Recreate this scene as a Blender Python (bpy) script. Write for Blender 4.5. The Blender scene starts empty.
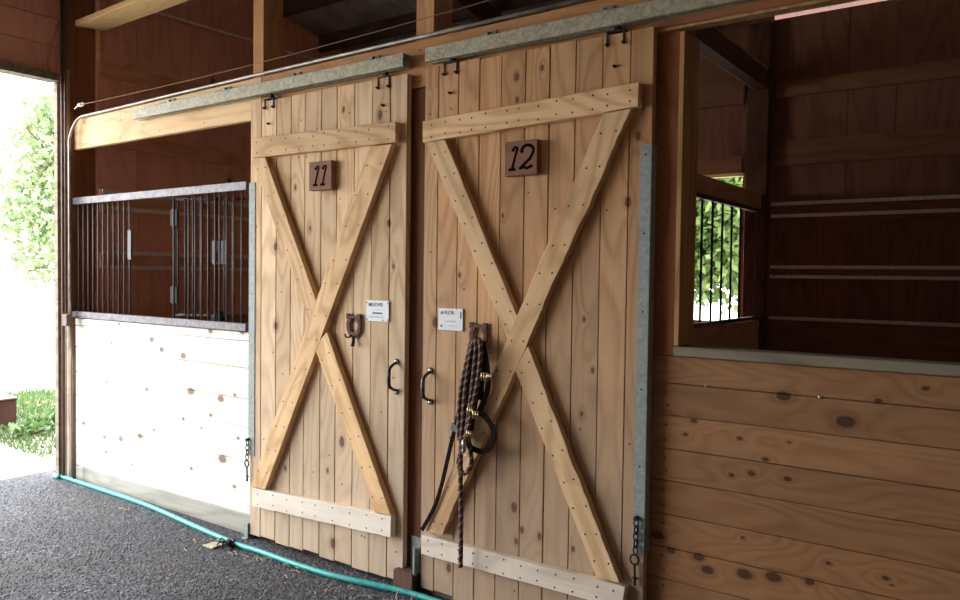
import bpy, math, random
from mathutils import Vector, Matrix
random.seed(7)
C = bpy.context.scene.collection
R = math.radians

# ------------------------------------------------------------------ camera
FPX = 775.0
yaw, pit, rol = R(35.8), R(1.8), R(.727)
fw = Vector((-math.sin(yaw)*math.cos(pit), math.cos(yaw)*math.cos(pit), -math.sin(pit)))
rt = Vector((math.cos(yaw), math.sin(yaw), 0)); up = rt.cross(fw)
rt, up = rt*math.cos(rol)+up*math.sin(rol), up*math.cos(rol)-rt*math.sin(rol)
CAM = Vector((0, -2.8547, 1.55))
cd = bpy.data.cameras.new('camera'); cam = bpy.data.objects.new('camera', cd); C.objects.link(cam)
cd.sensor_width = 36; cd.lens = FPX/960*36; cd.clip_start = .02; cd.clip_end = 300
m = Matrix((rt, up, -fw)).transposed().to_4x4(); m.translation = CAM
cam.matrix_world = m
bpy.context.scene.camera = cam

def P(x, y, Y=0.0):
    """survey helper: the place on the vertical plane y=Y that was measured at this spot of the photograph"""
    d = fw + rt*((x-480)/FPX) - up*((y-300)/FPX)
    return CAM + d*((Y-CAM.y)/d.y)
def G(x, y, Z=0.0):
    d = fw + rt*((x-480)/FPX) - up*((y-300)/FPX)
    return CAM + d*((Z-CAM.z)/d.z)

def EX(px_, py_, X_):
    d = fw+rt*((px_-480)/FPX)-up*((py_-300)/FPX); return CAM+d*((X_-CAM.x)/d.x)

# ------------------------------------------------------------------ materials
def nt(name):
    m = bpy.data.materials.new(name); m.use_nodes = True
    t = m.node_tree; t.nodes.clear()
    out = t.nodes.new('ShaderNodeOutputMaterial'); b = t.nodes.new('ShaderNodeBsdfPrincipled')
    t.links.new(b.outputs[0], out.inputs[0])
    return m, t, b
class N:
    def __init__(s, t): s.t = t
    def n(s, kind, **kw):
        x = s.t.nodes.new('ShaderNode'+kind)
        for k, v in kw.items(): setattr(x, k, v)
        return x
    def put(s, sock, v):
        if isinstance(v, bpy.types.NodeSocket): s.t.links.new(v, sock)
        elif v is not None: sock.default_value = v
    def math(s, op, a, b=None, c=None, clamp=False):
        x = s.n('Math', operation=op, use_clamp=clamp); s.put(x.inputs[0], a)
        if b is not None: s.put(x.inputs[1], b)
        if c is not None: s.put(x.inputs[2], c)
        return x.outputs[0]
    def vm(s, op, a, b=None):
        x = s.n('VectorMath', operation=op); s.put(x.inputs[0], a)
        if b is not None: s.put(x.inputs[1], b)
        return x.outputs[1] if op in ('LENGTH', 'DISTANCE') else x.outputs[0]
    def mix(s, f, a, b, mode='MIX'):
        x = s.n('Mix', data_type='RGBA', blend_type=mode); s.put(x.inputs[0], f)
        s.put(x.inputs[6], a); s.put(x.inputs[7], b); return x.outputs[2]
    def sm(s, v, a, b, o0=0., o1=1.):
        x = s.n('MapRange', interpolation_type='SMOOTHSTEP'); s.put(x.inputs[0], v)
        x.inputs[1].default_value = a; x.inputs[2].default_value = b
        x.inputs[3].default_value = o0; x.inputs[4].default_value = o1; return x.outputs[0]
    def noise(s, vec, scale=1, detail=3, rough=.5, dist=0):
        x = s.n('TexNoise'); s.put(x.inputs['Vector'], vec); x.inputs['Scale'].default_value = scale
        x.inputs['Detail'].default_value = detail; x.inputs['Roughness'].default_value = rough
        x.inputs['Distortion'].default_value = dist; return x.outputs[0]
def c4(c): return (c[0], c[1], c[2], 1)

def wood(name, lo, hi, axis='Z', knots=.35, spots=None, var=.25, rough=.72, gray=None, knot_col=(.10, .045, .02), grain=.5, dirt=None, rf=62., rp=2.2):
    """lo/hi: dark and light grain; spots: surveyed knots (x, z, size) ; gray: (colour, z_low, z_high, amount) weathering plus cooler sky light mixed into the lower colour"""
    m, t, b = nt(name); q = N(t)
    tc = q.n('TexCoord').outputs['Object']
    isl = q.n('NewGeometry').outputs['Random Per Island']
    ob = q.n('ObjectInfo').outputs['Random']
    r = q.math('FRACT', q.math('ADD', isl, q.math('MULTIPLY', ob, 3.7)))
    cmb = q.n('CombineXYZ'); q.put(cmb.inputs[0], q.math('MULTIPLY', r, 17.3)); q.put(cmb.inputs[1], q.math('MULTIPLY', r, 9.1)); q.put(cmb.inputs[2], q.math('MULTIPLY', r, 23.7))
    v = q.vm('ADD', tc, cmb.outputs[0])
    def st(al, ac):
        s = [ac, ac, ac]; s['XYZ'.index(axis)] = al; return q.vm('MULTIPLY', v, tuple(s))
    vor = q.n('TexVoronoi'); q.put(vor.inputs['Vector'], st(1.9, 4.6)); vor.inputs['Scale'].default_value = 1
    sep = q.n('SeparateColor'); q.put(sep.inputs[0], vor.outputs['Color'])
    gate = q.math('GREATER_THAN', sep.outputs[0], 1-knots)
    kd = q.math('ADD', vor.outputs['Distance'], q.math('MULTIPLY', q.math('SUBTRACT', 1.0, gate), 5.0))
    kd = q.math('MULTIPLY', kd, q.math('ADD', q.math('MULTIPLY', sep.outputs[1], 1.1), .75))
    kd = q.math('MULTIPLY', kd, 1.25)
    if spots:
        sx = q.n('SeparateXYZ'); q.put(sx.inputs[0], tc); nz = q.noise(tc, 30, 2)
        for (px_, pz_, s_) in spots:
            dx = q.math('DIVIDE', q.math('SUBTRACT', sx.outputs[0], px_), (1.25 if axis == 'X' else .85)*s_*9)
            dz = q.math('DIVIDE', q.math('SUBTRACT', sx.outputs[2], pz_), (.8 if axis == 'X' else 1.35)*s_*9)
            d = q.math('SQRT', q.math('ADD', q.math('MULTIPLY', dx, dx), q.math('MULTIPLY', dz, dz)))
            kd = q.math('MINIMUM', kd, q.math('ADD', d, q.math('MULTIPLY', q.math('SUBTRACT', nz, .5), .05)))
    kmask = q.sm(kd, .085, .13, 1, 0)
    halo = q.math('DIVIDE', .05, q.math('ADD', kd, .16))
    low = q.noise(st(.55, 3.2), 1, 2, .45, .25)
    low = q.math('ADD', low, q.math('MULTIPLY', halo, .55))
    rings = q.math('MULTIPLY_ADD', q.math('SINE', q.math('MULTIPLY', low, rf)), .5, .5)
    rings = q.math('POWER', rings, rp)
    fine = q.noise(st(2.2, 130.), 1, 3, .6)
    blot = q.noise(st(1.1, 3.), 1.6, 3, .6)
    f = q.math('ADD', q.math('MULTIPLY', rings, -grain*.75), q.math('ADD', q.math('MULTIPLY', fine, .55), q.math('MULTIPLY', blot, .75)))
    f = q.sm(f, -.15, .95)
    col = q.mix(f, c4(lo), c4(hi))
    hue = q.mix(q.math('FRACT', q.math('MULTIPLY', r, 7.7)), (1.0, .93, .84, 1), (.97, 1.0, 1.04, 1))
    col = q.mix(.8, col, hue, 'MULTIPLY')
    val = q.math('MULTIPLY_ADD', q.math('FRACT', q.math('MULTIPLY', r, 5.3)), var, 1-var*.6)
    vv = q.n('CombineXYZ'); [q.put(vv.inputs[i], val) for i in range(3)]
    col = q.mix(1.0, col, vv.outputs[0], 'MULTIPLY')
    if gray:  # weathered gray and low sky-light tint, blended into the colour by height
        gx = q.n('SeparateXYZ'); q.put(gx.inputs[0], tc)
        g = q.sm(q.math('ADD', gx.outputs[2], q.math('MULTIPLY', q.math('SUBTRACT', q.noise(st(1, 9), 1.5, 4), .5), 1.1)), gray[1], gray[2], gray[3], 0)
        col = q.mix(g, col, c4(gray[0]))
    if dirt:
        dn = q.noise(tc, 2.4, 5, .65)
        col = q.mix(q.sm(dn, .5, .75, 0, dirt[1]), col, c4(dirt[0]))
    pin = q.n('TexVoronoi'); q.put(pin.inputs['Vector'], st(9, 16)); pin.inputs['Scale'].default_value = 1
    ps = q.n('SeparateColor'); q.put(ps.inputs[0], pin.outputs['Color'])
    pm = q.math('MULTIPLY', q.sm(pin.outputs['Distance'], .06, .12, 1, 0), q.math('GREATER_THAN', ps.outputs[0], .965))
    col = q.mix(q.math('MULTIPLY', q.sm(kd, .1, .3, 1, 0), .35), col, c4([k*2.6 for k in knot_col]))
    col = q.mix(q.math('MULTIPLY', q.math('MAXIMUM', kmask, q.math('MULTIPLY', pm, .8)), .85), col, c4(knot_col))
    q.put(b.inputs['Base Color'], col); b.inputs['Roughness'].default_value = rough
    b.inputs['Specular IOR Level'].default_value = .25
    bp = q.n('Bump'); bp.inputs['Strength'].default_value = .25; bp.inputs['Distance'].default_value = .004
    q.put(bp.inputs['Height'], q.math('SUBTRACT', fine, q.math('MULTIPLY', kmask, .6))); q.put(b.inputs['Normal'], bp.outputs[0])
    return m

def plain(name, col, rough=.6, metal=0, noise=0, scale=20, col2=None, bump=0, spec=.5):
    m, t, b = nt(name); q = N(t); tc = q.n('TexCoord').outputs['Object']
    nz = q.noise(tc, scale, 4, .6)
    c2 = col2 or [k*(1-noise) for k in col]
    q.put(b.inputs['Base Color'], q.mix(q.sm(nz, .35, .65), c4(c2), c4(col)))
    b.inputs['Roughness'].default_value = rough; b.inputs['Metallic'].default_value = metal
    b.inputs['Specular IOR Level'].default_value = spec
    if bump:
        bp = q.n('Bump'); bp.inputs['Strength'].default_value = bump; bp.inputs['Distance'].default_value = .003
        q.put(bp.inputs['Height'], nz); q.put(b.inputs['Normal'], bp.outputs[0])
    return m

def galv(name, a, bcol, rough=.45, metal=.6, scale=85):
    m, t, b = nt(name); q = N(t); tc = q.n('TexCoord').outputs['Object']
    v = q.n('TexVoronoi'); q.put(v.inputs['Vector'], tc); v.inputs['Scale'].default_value = scale
    s = q.n('SeparateColor'); q.put(s.inputs[0], v.outputs['Color'])
    f = q.math('ADD', q.math('MULTIPLY', s.outputs[0], .34), q.math('MULTIPLY', q.noise(tc, 22, 6, .7), .75))
    q.put(b.inputs['Base Color'], q.mix(q.sm(f, .2, .85), c4(a), c4(bcol)))
    b.inputs['Metallic'].default_value = metal; b.inputs['Roughness'].default_value = rough
    return m

D1 = [(-3.479,1.697,.018),(-3.47,1.255,.019),(-2.889,1.779,.017),(-3.194,1.793,.011),(-3.01,1.99,.012),(-2.622,1.804,.014),(-2.59,1.591,.01),(-2.941,.671,.022),(-3.003,.12,.022),(-3.047,.501,.01),(-3.387,.461,.012),(-2.946,2.40,.013),(-2.686,2.343,.019),(-3.315,2.02,.012)]
D2 = [(-1.877,2.42,.014),(-1.747,2.44,.011),(-1.872,2.32,.010),(-1.859,.526,.018),(-1.815,.434,.012),(-1.725,.424,.013),(-1.845,.377,.011),(-1.53,.98,.010),(-1.561,.404,.01),(-2.222,.17,.016),(-1.463,.44,.008),(-2.321,1.327,.02),(-1.941,1.818,.009),(-1.338,1.851,.016),(-1.526,1.375,.008),(-1.483,1.165,.009),(-2.178,1.551,.01),(-1.30,2.11,.014)]
KR = [(-.736,1.13,.022),(-.527,1.062,.026),(-.429,1.145,.01),(-1.067,1.0,.010),(-1.1,.943,.008),(-.89,.955,.008),(-.713,.965,.006),(-.795,.89,.009),(-.844,.83,.012),(-.716,.831,.011),(-.918,.813,.009),(-1.15,.476,.016),(-1.037,.475,.018),(-1.0,.433,.02),(-.861,.449,.023),(-.755,.464,.024),(-1.205,.524,.02),(-.632,.476,.014),(-.573,.557,.008),(-.391,.547,.009),(-.871,.585,.006),(-.292,1.2,.01)]
KL = [(-4.847,.757,.018),(-4.348,.794,.03),(-4.038,.779,.026),(-5.359,.76,.015),(-5.682,.424,.016),(-5.168,.379,.025),(-4.928,.431,.025),(-5.386,.363,.018),(-4.76,.495,.012),(-4.427,.608,.014),(-4.019,.409,.032),(-4.34,.302,.014),(-3.9,.259,.014),(-5.028,.22,.012),(-3.866,.558,.013),(-4.137,.666,.014),(-5.362,.261,.016),(-4.232,.574,.010),(-3.902,.815,.012),(-4.788,1.097,.022),(-4.671,1.038,.022),(-4.428,1.013,.024),(-4.141,1.185,.018),(-5.192,1.181,.014),(-5.288,1.04,.014),(-3.828,1.2,.02)]

M = dict(
 door_a=wood('pine_door_boards', (.44,.26,.125), (.78,.57,.35), 'Z', .025, D1, .30, gray=((.44,.37,.30), .0, 2.0, .6), rf=95., grain=.46, dirt=((.42,.27,.15), .4)),
 door_b=wood('dim_ochre_door_boards', (.34,.17,.07), (.64,.38,.19), 'Z', .025, D2, .30, gray=((.36,.29,.22), .0, 2.1, .7), rf=95., grain=.46, dirt=((.40,.24,.12), .4)),  # door twelve: ochre darkened for the light falling off to the right
 brace_x=wood('pine_brace', (.50,.30,.145), (.84,.60,.35), 'X', .2, None, .2, grain=.5, rf=90., dirt=((.36,.19,.08), .6)),
 brace_pale=wood('pale_brace', (.52,.43,.34), (.82,.74,.64), 'X', .35, None, .1, grain=.35, knot_col=(.16,.11,.08)),  # paler and grayer than the other braces
 panel_l=wood('overlit_panel_planks', (.74,.66,.55), (.95,.90,.81), 'X', .05, KL, .08, grain=.22, knot_col=(.15,.09,.06)),  # near-white pine: blown-out doorway light put into the colour
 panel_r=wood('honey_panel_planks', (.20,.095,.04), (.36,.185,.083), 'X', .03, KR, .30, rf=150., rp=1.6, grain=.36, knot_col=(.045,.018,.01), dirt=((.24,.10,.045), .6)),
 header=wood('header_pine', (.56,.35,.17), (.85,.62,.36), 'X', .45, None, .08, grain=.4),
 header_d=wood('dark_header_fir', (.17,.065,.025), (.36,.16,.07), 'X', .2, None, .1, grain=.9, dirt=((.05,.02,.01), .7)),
 post=wood('fir_post', (.42,.20,.08), (.66,.36,.17), 'Z', .15, None, .1, grain=.5),
 post_r=wood('red_shaded_post', (.19,.07,.03), (.31,.125,.055), 'Z', .12, None, .1, grain=.4, knot_col=(.05,.015,.008)),  # red brown, darkened in colour for the shade beside the doors
 post_dk=wood('dark_creosote_post', (.05,.02,.012), (.12,.05,.03), 'Z', .1, None, .1),
 jamb=wood('rough_sawn_jamb', (.34,.18,.07), (.56,.33,.15), 'Z', .1, None, .1, grain=.7),
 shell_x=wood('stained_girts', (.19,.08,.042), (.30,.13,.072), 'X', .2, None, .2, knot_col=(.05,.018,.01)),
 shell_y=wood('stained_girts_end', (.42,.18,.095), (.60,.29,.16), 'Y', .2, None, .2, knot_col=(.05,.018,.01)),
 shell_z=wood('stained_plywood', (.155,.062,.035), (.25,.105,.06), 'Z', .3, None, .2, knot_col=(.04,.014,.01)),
 shell_e=wood('stained_end_plywood_lit', (.72,.33,.23), (.86,.46,.34), 'Z', .1, None, .12, knot_col=(.10,.03,.02)),  # stained plywood copy, colour brightened to make up for low stall light
 pine_far=wood('pine_far_planks', (.22,.115,.05), (.36,.20,.095), 'X', .3, None, .2),
 dark=wood('roof_timber', (.03,.018,.012), (.08,.045,.03), 'X', .1, None, .1),
 lumber=wood('new_lumber', (.66,.42,.17), (.90,.66,.34), 'X', .15, None, .05, grain=.35),
 kick=wood('gray_kick_board', (.22,.22,.205), (.38,.38,.355), 'X', .12, None, .1, grain=.4, knot_col=(.2,.16,.12)),
 cap=wood('weathered_cap', (.14,.11,.075), (.27,.225,.16), 'X', .0, None, .1, grain=.6),
 galv=galv('galvanized_steel', (.25,.235,.165), (.47,.44,.32), .6, .2),
 galv_g=galv('dull_galvanized_trim', (.20,.24,.225), (.31,.35,.33), .65, .05, 60),
 galv_w=galv('pale_metal_strip', (.66,.58,.52), (.92,.86,.80), .7, .0, 60),
 rail=plain('brushed_steel_rail', (.165,.155,.165), .5, .1, .45, 30, col2=(.085,.065,.068), spec=.4),
 plate=plain('gray_plate', (.17,.17,.18), .6, 0, .3, 40, spec=.2),
 bar=plain('brown_painted_bar', (.085,.05,.042), .6, .0, .3, 60),
 iron=plain('black_iron', (.03,.022,.019), .6, .1, .4, 80, spec=.25),
 bronze=plain('dark_bronze_handle', (.10,.085,.075), .3, .85, .45, 90),
 rust=plain('rusty_iron', (.17,.075,.05), .8, .3, .5, 90, bump=.4),
 tub=plain('rusted_steel_tub', (.05,.026,.022), .8, .2, .4, 9, bump=.3),
 nail=plain('nail_head', (.05,.03,.022), .6, .5, .3, 200),
 bolt=plain('bright_bolt', (.6,.58,.52), .3, .9, .2, 200),
 plaque=wood('brown_plaque', (.16,.07,.04), (.27,.125,.08), 'X', .1, None, .1, grain=.3, knot_col=(.08,.03,.02)),
 num=plain('burnt_numeral', (.008,.004,.003), .95, spec=.02),
 card=plain('white_card', (.72,.76,.78), .5, 0, .08, 60),
 ink=plain('gray_ink', (.12,.13,.15), .7),
 ink2=plain('pale_ink', (.42,.45,.48), .7),
 leather=plain('dark_leather', (.014,.009,.008), .8, 0, .4, 50, spec=.05),
 leather_g=plain('gray_nylon_keeper', (.10,.11,.12), .5, 0, .3, 50),
 rope_b=plain('brown_cotton_rope', (.075,.035,.026), .9, 0, .4, 200),
 rope_t=plain('tan_cotton_rope', (.30,.20,.155), .9, 0, .4, 200),
 brass=plain('brass_buckle', (.75,.55,.28), .28, 1, .2, 90),
 hose=plain('teal_hose', (.03,.40,.38), .38, 0, .25, 25),
 twine=plain('teal_twine', (.015,.06,.07), .7, 0, .4, 90),
 conduit=plain('gray_conduit', (.50,.47,.42), .4, .4, .35, 12),
 conduit_b=plain('brown_conduit', (.13,.075,.065), .6, .0, .35, 12),
 conduit_d=plain('gray_brown_conduit', (.15,.13,.12), .7, 0, .35, 12, spec=.2),
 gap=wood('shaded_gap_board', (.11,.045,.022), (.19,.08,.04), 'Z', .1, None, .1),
 white=plain('white_porcelain', (.85,.85,.82), .3),
 wire=plain('thin_wire', (.30,.17,.10), .5, .5),
 bark=plain('bark', (.12,.085,.06), .9, 0, .5, 12),
 girt_e=wood('end_wall_girts', (.55,.27,.15), (.80,.44,.27), 'Y', .2, None, .1),
 dryleaf=plain('dry_leaf', (.22,.11,.04), .8, 0, .3, 50),
 straw=plain('straw', (.62,.50,.30), .8, 0, .3, 50),
)
def leafmat(name, a, bcol, tr=.35):
    m, t, b = nt(name); q = N(t)
    isl = q.n('NewGeometry').outputs['Random Per Island']
    col = q.mix(isl, c4(a), c4(bcol)); q.put(b.inputs['Base Color'], col); b.inputs['Roughness'].default_value = .6
    tl = q.n('BsdfTranslucent'); q.put(tl.inputs[0], col)
    mx = q.n('MixShader'); mx.inputs[0].default_value = tr
    t.links.new(b.outputs[0], mx.inputs[1]); t.links.new(tl.outputs[0], mx.inputs[2])
    t.links.new(mx.outputs[0], t.nodes['Material Output'].inputs[0]); return m
M['leaf'] = leafmat('leaves', (.055,.11,.022), (.20,.27,.07))
M['leaf2'] = leafmat('pale_leaves', (.12,.20,.07), (.33,.40,.20))
M['grass'] = leafmat('grass_blades', (.035,.09,.02), (.11,.20,.06), .25)

def gravel():
    m, t, b = nt('dark_gravel'); q = N(t); tc = q.n('TexCoord').outputs['Object']
    v = q.n('TexVoronoi'); q.put(v.inputs['Vector'], tc); v.inputs['Scale'].default_value = 62
    v2 = q.n('TexVoronoi'); q.put(v2.inputs['Vector'], tc); v2.inputs['Scale'].default_value = 140
    s = q.n('SeparateColor'); q.put(s.inputs[0], v.outputs['Color']); s2 = q.n('SeparateColor'); q.put(s2.inputs[0], v2.outputs['Color'])
    big = q.noise(tc, 1.3, 5, .6)
    f = q.math('ADD', q.math('MULTIPLY', q.math('POWER', s.outputs[0], 3), .55), q.math('MULTIPLY', q.math('POWER', s2.outputs[1], 4), .5))
    f = q.math('MULTIPLY', f, q.sm(big, .3, .7, .5, 1.1))
    col = q.mix(f, (.030,.031,.038,1), (.21,.205,.22,1))
    brown = q.mix(q.sm(q.noise(tc, 2.3, 4), .5, .75, 0, .5), col, (.085,.068,.055,1))
    sx = q.n('SeparateXYZ'); q.put(sx.inputs[0], tc)
    q.put(b.inputs['Base Color'], brown); b.inputs['Roughness'].default_value = .85
    bp = q.n('Bump'); bp.inputs['Strength'].default_value = .9; bp.inputs['Distance'].default_value = .012
    h = q.math('ADD', q.math('MULTIPLY', v.outputs['Distance'], -1), q.math('MULTIPLY', v2.outputs['Distance'], -.5))
    q.put(bp.inputs['Height'], h); q.put(b.inputs['Normal'], bp.outputs[0])
    return m
M['gravel'] = gravel()
def pale_ground():
    m, t, b = nt('pale_gravel'); q = N(t); tc = q.n('TexCoord').outputs['Object']
    n1 = q.noise(tc, 30, 6, .7); n2 = q.noise(tc, 1.5, 4)
    col = q.mix(q.sm(n1, .4, .62), (.16,.15,.13,1), (.44,.43,.40,1)); col = q.mix(q.sm(n2, .4, .7, 0, .4), col, (.55,.54,.51,1))
    q.put(b.inputs['Base Color'], col); b.inputs['Roughness'].default_value = .95; return m
M['pale'] = pale_ground()
def roofmat():
    m, t, b = nt('roof_sheet'); q = N(t); tc = q.n('TexCoord').outputs['Object']
    n1 = q.noise(tc, 3, 5, .7)
    q.put(b.inputs['Base Color'], q.mix(q.sm(n1, .35, .7), (.17,.14,.12,1), (.33,.29,.25,1))); b.inputs['Roughness'].default_value = .7; return m
M['roof'] = roofmat()
M['eave'] = plain('pink_eave_sheet', (.30,.13,.095), .5, 0, .2, 8)

# ------------------------------------------------------------------ mesh builder
class MB:
    def __init__(s): s.v = []; s.f = []; s.mi = []
    def add(s, vs, fs, mi=0):
        o = len(s.v); s.v += [tuple(v) for v in vs]; s.f += [tuple(o+i for i in f) for f in fs]; s.mi += [mi]*len(fs); return s
    def box(s, x0, x1, y0, y1, z0, z1, mi=0):
        vs = [(x, y, z) for x in (x0, x1) for y in (y0, y1) for z in (z0, z1)]
        return s.add(vs, [(0,1,3,2),(4,6,7,5),(0,4,5,1),(2,3,7,6),(0,2,6,4),(1,5,7,3)], mi)
    def prism(s, poly, y0, y1, mi=0):   # polygon in x,z extruded along y
        n = len(poly); vs = [(x, y0, z) for x, z in poly]+[(x, y1, z) for x, z in poly]
        fs = [tuple(range(n)), tuple(range(2*n-1, n-1, -1))]+[(i, n+i, n+(i+1) % n, (i+1) % n) for i in range(n)]
        return s.add(vs, fs, mi)
    def tube(s, pts, r, n=8, mi=0, cap=True, flat=None, closed=False):
        pts = [Vector(p) for p in pts]; L = len(pts); vs = []; prev = None
        for i, p in enumerate(pts):
            a = pts[i-1] if (i > 0 or closed) else p; b = pts[(i+1) % L] if (i < L-1 or closed) else p
            d = (b-a).normalized() if (b-a).length > 1e-9 else Vector((0,0,1))
            if prev is None:
                h = Vector((0,1,0)) if abs(d.y) < .9 else Vector((1,0,0)); u = h.cross(d).normalized()
            else: u = (prev - d*prev.dot(d)).normalized()
            prev = u; w = d.cross(u); rr = r[i] if isinstance(r, (list, tuple)) else r
            for k in range(n):
                an = 2*math.pi*k/n; ca, sa = math.cos(an), math.sin(an)
                if flat: ca *= flat[0]; sa *= flat[1]; rr = 1
                vs.append(p+(u*ca+w*sa)*rr)
        fs = [(i*n+k, i*n+(k+1) % n, ((i+1) % L)*n+(k+1) % n, ((i+1) % L)*n+k) for i in range(L if closed else L-1) for k in range(n)]
        if cap and not closed: fs += [tuple(range(n-1, -1, -1)), tuple((L-1)*n+k for k in range(n))]
        return s.add(vs, fs, mi)
    def cyl(s, p, q, r, n=12, mi=0): return s.tube([p, q], r, n, mi)
    def ball(s, c, r, n=8, sc=(1,1,1), mi=0):
        vs = []; fs = []; m_ = n
        for i in range(m_+1):
            th = math.pi*i/m_
            for k in range(n): ph = 2*math.pi*k/n; vs.append((c[0]+r*sc[0]*math.sin(th)*math.cos(ph), c[1]+r*sc[1]*math.sin(th)*math.sin(ph), c[2]+r*sc[2]*math.cos(th)))
        for i in range(m_):
            for k in range(n): fs.append((i*n+k, (i+1)*n+k, (i+1)*n+(k+1) % n, i*n+(k+1) % n))
        return s.add(vs, fs, mi)
    def build(s, name, mat, parent=None, org=(0,0,0), rot=None, bevel=0, smooth=False):
        """vertices are in world metres; org becomes the object's origin"""
        org = Vector(org); me = bpy.data.meshes.new(name)
        vs = [Vector(v)-org for v in s.v]
        if rot is not None: ri = rot.inverted(); vs = [ri @ v for v in vs]
        me.from_pydata(vs, [], s.f)
        for mm in (mat if isinstance(mat, (list, tuple)) else [mat]): me.materials.append(mm)
        me.polygons.foreach_set('material_index', s.mi)
        if smooth: me.polygons.foreach_set('use_smooth', [True]*len(me.polygons))
        me.update(); me.validate()
        o = bpy.data.objects.new(name, me); C.objects.link(o)
        w = org.copy()
        if parent is not None:
            o.parent = parent; w = org - wloc(parent)
            if rot is not None or parent.rotation_euler.to_matrix() != Matrix.Identity(3):
                prot = parent.rotation_euler.to_matrix(); w = prot.inverted() @ w
                if rot is not None: o.rotation_euler = (prot.inverted() @ rot).to_euler()
        elif rot is not None: o.rotation_euler = rot.to_euler()
        o.location = w
        if bevel:
            b = o.modifiers.new('bevel', 'BEVEL'); b.width = bevel; b.segments = 1; b.limit_method = 'ANGLE'
        return o
def wloc(o):
    l = Vector(o.location); p = o.parent
    while p is not None: l = Vector(p.location) + p.rotation_euler.to_matrix() @ l; p = p.parent
    return l
def tag(o, label=None, cat=None, group=None, kind=None):
    if label: o['label'] = label
    if cat: o['category'] = cat
    if group: o['group'] = group
    if kind: o['kind'] = kind
    return o
def thing(name, loc, label, cat, group=None):
    o = bpy.data.objects.new(name, None); C.objects.link(o); o.location = loc; o.empty_display_size = .1
    return tag(o, label, cat, group)
def struct(o): o['kind'] = 'structure'; return o

# shared nail head
def nail_mesh(r=.0042, name='nail', mat=None):
    b = MB(); b.ball((0,0,0), r, 6, (1, .45, 1)); o = b.build(name, mat or M['nail']); me = o.data; bpy.data.objects.remove(o); return me
NAIL = nail_mesh()
def nails(parent, pts, me=None, name='nail'):
    for p in pts:
        o = bpy.data.objects.new(name, me or NAIL); C.objects.link(o); o.parent = parent
        pr = parent.rotation_euler.to_matrix() if parent.parent is None else (parent.parent.rotation_euler.to_matrix() @ parent.rotation_euler.to_matrix())
        o.location = pr.inverted() @ (Vector(p)-wloc(parent))

def lerp(a, b, t): return a+(b-a)*t

# ------------------------------------------------------------------ SETTING
# floor of the aisle and stalls
fl = MB()
fl.box(-6.17, 4.2, -4.9, 3.36, -.12, 0)
struct(fl.build('floor', M['gravel']))
# gravel apron edge outside, pale ground beyond
g = MB(); g.box(-70, -6.172, -60, 75, -.14, -.012); g.box(-6.17, 60, 3.5, 75, -.14, -.012)
struct(g.build('ground', M['pale']))

# rear wall: plywood with a dutch-door opening at x -2.38..-1.93
w = MB(); xs = [-5.76, -5.1, -3.9, -2.7, -2.38]
for a, b in zip(xs, xs[1:]): w.box(a+.002, b-.002, 3.35, 3.37, 0, 3.541)
w.box(-2.38, -1.93, 3.35, 3.37, 0, 1.20); w.box(-2.38, -1.93, 3.35, 3.37, 2.385, 3.552)
xs = [-1.93, -1.72, -1.175, -.86, -.47, .4, 1.3, 2.5, 4.0]
for a, b in zip(xs, xs[1:]): w.box(a+.002, b-.002, 3.35, 3.37, 0, 3.545)
w.box(-5.76, -1.71, 3.34, 3.349, 3.54, 3.66); w.box(-5.76, -2.382, 3.372, 3.38, 0, 3.53); w.box(-1.928, 4.0, 3.372, 3.38, 0, 3.53)
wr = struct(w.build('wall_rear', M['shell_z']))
def girt(z0, z1, x0, x1, steel=False):
    o = MB().box(x0, x1, 3.318, 3.349, z0, z1).build('girt', M['shell_x'], wr)
    return o
for z0, z1 in ((2.94, 3.06), (2.42, 2.60)):
    girt(z0, z1, -1.68, 4.0)
girt(2.93, 3.11, -5.70, -1.93); girt(2.39, 2.52, -5.70, -1.93)
girt(1.99, 2.135, -1.68, 4.0); girt(1.57, 1.655, -1.68, 4.0)
for z in (2.128, 2.035, 1.645, 1.572, 1.255):
    MB().box(-1.69, 4.0, 3.302, 3.317, z-.0125, z+.0125).build('metal_strip', M['galv_w'], wr)
MB().box(-1.68, 4.0, 3.30, 3.349, 0.0, 1.24).build('kick_planks', M['shell_x'], wr)
MB().box(-2.40, -1.91, 3.30, 3.349, 2.36, 2.385).build('opening_trim', M['lumber'], wr)
MB().box(-2.40, -1.91, 3.30, 3.349, 1.18, 1.21).build('sill_board', M['shell_x'], wr)

# end wall, inner face at x -5.77 in the stall, aisle part with the big doorway
w = MB(); ys = [.205, .52, 1.70, 2.90, 3.35]
for a, b in zip(ys, ys[1:]): w.box(-5.79, -5.77, a+.002, b-.002, 0, 3.585); w.box(-5.79, -5.77, a+.002, b-.002, 3.615, 4.0+.19*(2.9-a) if a < 2.6 else 3.8)
w.box(-5.80, -5.792, .205, 3.35, 0, 3.8); w.box(-5.94, -5.92, .01, 3.37, 0, 4.3)
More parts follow.
